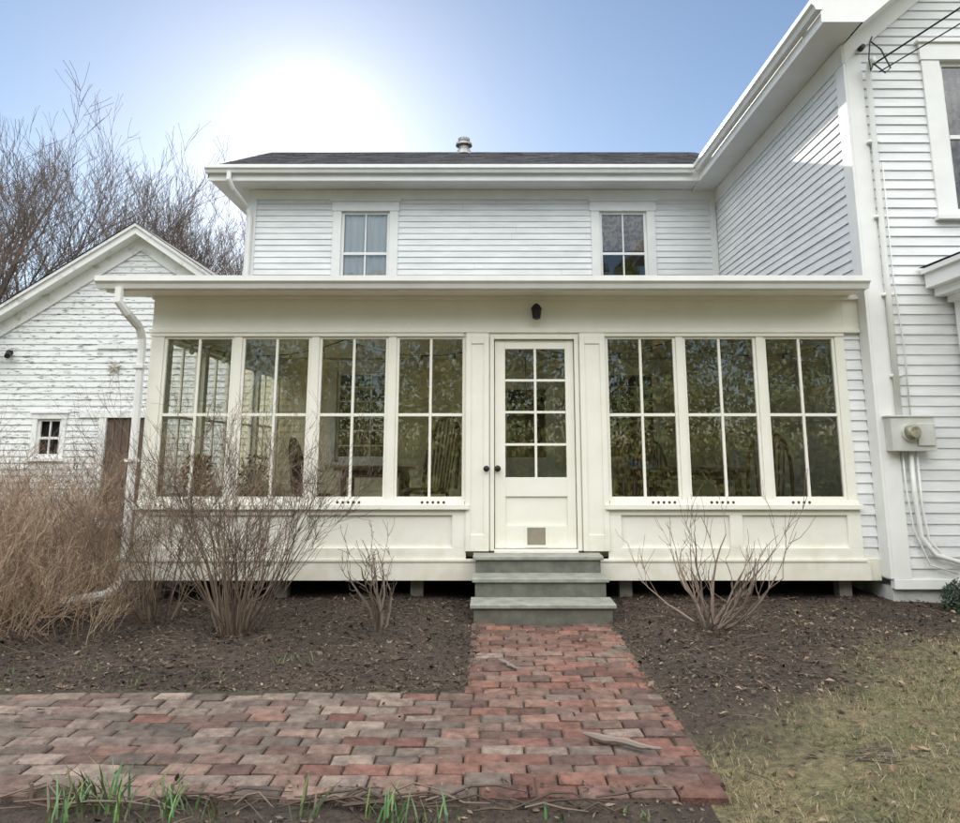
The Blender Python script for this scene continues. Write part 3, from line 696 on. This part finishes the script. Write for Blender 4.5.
fb('fallen_branch.001',(.06,-1.92,.035),(.18,-2.12,.035),.012)
a=MB()
for i in range(60):
    a.col=random.choice([(.10,.08,.06),(.17,.14,.11)]); x=U(1.6,2.1);y=U(-3.45,-3.3); an=U(-.4,.4); l=U(.04,.18)
    a.tube([(x,y,.015+R()*.02),(x+l*math.cos(an),y+l*math.sin(an),.015+R()*.02)],.0025,4)
a.obj('twig_pile',M_twig)

# ---- trees
def branch(mb,p,d,L,r,depth,mx):
    n=6 if depth<2 else 3; pts=[p]; rad=[r]; q=Vector(p); dd=Vector(d)
    for i in range(n):
        dd=(dd+Vector((U(-1,1),U(-1,1),U(-.5,.9)))*(.10+.03*depth)).normalized(); q=q+dd*L/n; pts.append(q.copy()); rad.append(max(.006,r*(1-.5*(i+1)/n)))
    mb.tube(pts,rad,6 if depth<2 else 3,cap=False)
    if depth<mx:
        nc=[6,5,5,4,4,4][depth]
        for k in range(nc):
            i=n if k==0 else random.randint(max(1,n//3),n); t=(pts[i]-pts[i-1]).normalized()
            sp=.3 if k==0 else U(.5,.9); s=(t+Vector((U(-1,1),U(-1,1),U(-.2,.7))).normalized()*sp).normalized()
            branch(mb,pts[i],s,L*U(.5,.82),max(.007,rad[i]*U(.5,.75)),depth+1,mx)
protos=[]
for k in range(3):
    mb=MB(); mb.col=(1,1,1); branch(mb,Vector((0,0,-.1)),Vector((U(-.05,.05),U(-.05,.05),1)),5.0,.26,0,5)
    top=max(v[2] for v in mb.v); protos.append((mb,top))
meshes=[None]*3
names=0
def place_tree(x,y,H,k,rot):
    global names
    mb,top=protos[k]
    nm='bare_tree' if names==0 else 'bare_tree.%03d'%names
    if meshes[k] is None:
        o=mb.obj(nm,M_bark); meshes[k]=o.data
    else:
        o=bpy.data.objects.new(nm,meshes[k]); COL.objects.link(o)
    o.location=(x,y,0); s=H/top; o.scale=(s,s,s); o.rotation_euler=(0,0,rot); names+=1
for i,(x,y,H) in enumerate([(-15.8,14.5,15.2),(-13.6,16.5,13.8),(-11.0,17,12.6),(-9.0,18,12.2),(-21,24,17),(-10.0,24,13.5),(-16,28,16),(-24,19,15),(-30,30,15),(12,40,14),(22,36,15),(-38,38,15),(-28,12,14)]):
    place_tree(x,y,H,i%3,i*1.9)

ev=0
def evergreen(x,y,H,W):
    global ev
    a=MB(); a.col=(.10,.07,.05); a.tube([(x,y,-.1),(x,y,H*.95)],[.16,.03],7)
    n=int(7000*H/8)
    for i in range(n):
        h=R()**1.2; r=W*(1-h)**.5*(.3+.7*R())*(1+.25*math.sin(h*40)); an=U(0,6.28); z=.1+h*(H-.1)
        p=Vector((x+r*math.cos(an),y+r*math.sin(an),z-r*.15)); s=U(.05,.12)
        nr_=Vector((math.cos(an)+U(-.7,.7),math.sin(an)+U(-.7,.7),U(-.3,.9))).normalized(); e=nr_.orthogonal().normalized(); f=nr_.cross(e)
        t=U(0,6.28); e,f=e*math.cos(t)+f*math.sin(t),f*math.cos(t)-e*math.sin(t)
        cl_=noise.noise(p*1.1)*.9+1
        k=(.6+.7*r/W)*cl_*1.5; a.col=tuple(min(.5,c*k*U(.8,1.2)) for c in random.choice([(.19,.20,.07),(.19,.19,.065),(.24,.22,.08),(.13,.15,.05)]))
        a.face([p-e*s,p+f*s*.6,p+e*s,p-f*s*.6])
    a.obj('evergreen_tree' if ev==0 else 'evergreen_tree.%03d'%ev,M_leaf); ev+=1
for i in range(17):
    evergreen(-19+i*2.35+U(-.5,.5),-17-(i%2)*1.9-U(0,.8),U(9.0,11.0),U(2.7,3.3))

# ================================================================= LIGHT
az=math.radians(-15.0); el=math.radians(24.2)
sd=Vector((math.sin(az)*math.cos(el),math.cos(az)*math.cos(el),math.sin(el)))
ld=bpy.data.lights.new('sun','SUN'); ld.energy=4.0; ld.angle=math.radians(.5); ld.color=(1,.93,.82)
lo=bpy.data.objects.new('sun',ld); COL.objects.link(lo); lo.rotation_euler=sd.to_track_quat('Z','Y').to_euler()
W=bpy.data.worlds.new('World'); scene.world=W; W.use_nodes=True; N=W.node_tree.nodes; L=W.node_tree.links
bg=N['Background']; bg.inputs['Strength'].default_value=.15
sky=N.new('ShaderNodeTexSky'); sky.sky_type='NISHITA'; sky.sun_disc=False; sky.sun_elevation=el; sky.sun_rotation=az; sky.dust_density=.2; sky.air_density=1.0; sky.ozone_density=1.0
tc=N.new('ShaderNodeTexCoord')
nm=N.new('ShaderNodeVectorMath'); nm.operation='NORMALIZE'; L.new(tc.outputs['Generated'],nm.inputs[0])
def dot(v):
    n=N.new('ShaderNodeVectorMath'); n.operation='DOT_PRODUCT'; L.new(nm.outputs[0],n.inputs[0]); n.inputs[1].default_value=v; return n.outputs['Value']
def mth(op,a,b=None,clamp=False):
    n=N.new('ShaderNodeMath'); n.operation=op; n.use_clamp=clamp
    for i,q in enumerate((a,b)):
        if q is None: continue
        if isinstance(q,(int,float)): n.inputs[i].default_value=q
        else: L.new(q,n.inputs[i])
    return n.outputs[0]
ds=mth('MAXIMUM',dot(tuple(sd)),0.0)
a1=mth('MULTIPLY',mth('POWER',ds,520),5.5); a2=mth('MULTIPLY',mth('POWER',ds,70),.8)
aur=mth('ADD',a1,a2)
nz=N.new('ShaderNodeTexNoise'); nz.inputs['Scale'].default_value=2.2; nz.inputs['Detail'].default_value=4
L.new(nm.outputs[0],nz.inputs['Vector'])
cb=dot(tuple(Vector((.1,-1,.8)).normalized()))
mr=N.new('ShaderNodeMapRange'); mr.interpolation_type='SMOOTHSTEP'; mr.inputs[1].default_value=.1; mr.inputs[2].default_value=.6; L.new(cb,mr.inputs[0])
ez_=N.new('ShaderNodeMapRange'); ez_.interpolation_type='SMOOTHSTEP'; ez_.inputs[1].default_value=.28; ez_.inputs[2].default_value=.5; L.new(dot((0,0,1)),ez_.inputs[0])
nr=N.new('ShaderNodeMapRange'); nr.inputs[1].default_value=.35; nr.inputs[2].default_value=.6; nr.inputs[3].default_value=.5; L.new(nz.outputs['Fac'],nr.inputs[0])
cloud_fill=mth('MULTIPLY',mth('MULTIPLY',mth('MULTIPLY',mr.outputs[0],ez_.outputs[0]),nr.outputs[0]),27.5)  # bright cloud bank added behind the camera to lift the shaded facade
tot=mth('ADD',aur,cloud_fill)
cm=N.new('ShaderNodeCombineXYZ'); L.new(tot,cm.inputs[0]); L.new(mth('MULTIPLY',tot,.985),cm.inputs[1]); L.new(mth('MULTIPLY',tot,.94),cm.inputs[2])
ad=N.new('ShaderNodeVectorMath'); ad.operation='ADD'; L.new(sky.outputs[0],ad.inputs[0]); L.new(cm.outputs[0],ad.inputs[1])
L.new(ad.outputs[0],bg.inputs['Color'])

# ================================================================= CAMERA
cd=bpy.data.cameras.new('camera'); cam=bpy.data.objects.new('camera',cd); COL.objects.link(cam)
cam.location=(0,-6.9,1.41); cam.rotation_euler=(math.radians(90+9.9),0,0)
cd.sensor_fit='HORIZONTAL'; cd.sensor_width=36; cd.lens=700/960*36
cd.shift_x=-(490-480)/960; cd.shift_y=(328-411.5)/960
cd.clip_start=.05; cd.clip_end=2000
scene.camera=cam
scene.view_settings.view_transform='Standard'; scene.view_settings.look='None'; scene.view_settings.exposure=0
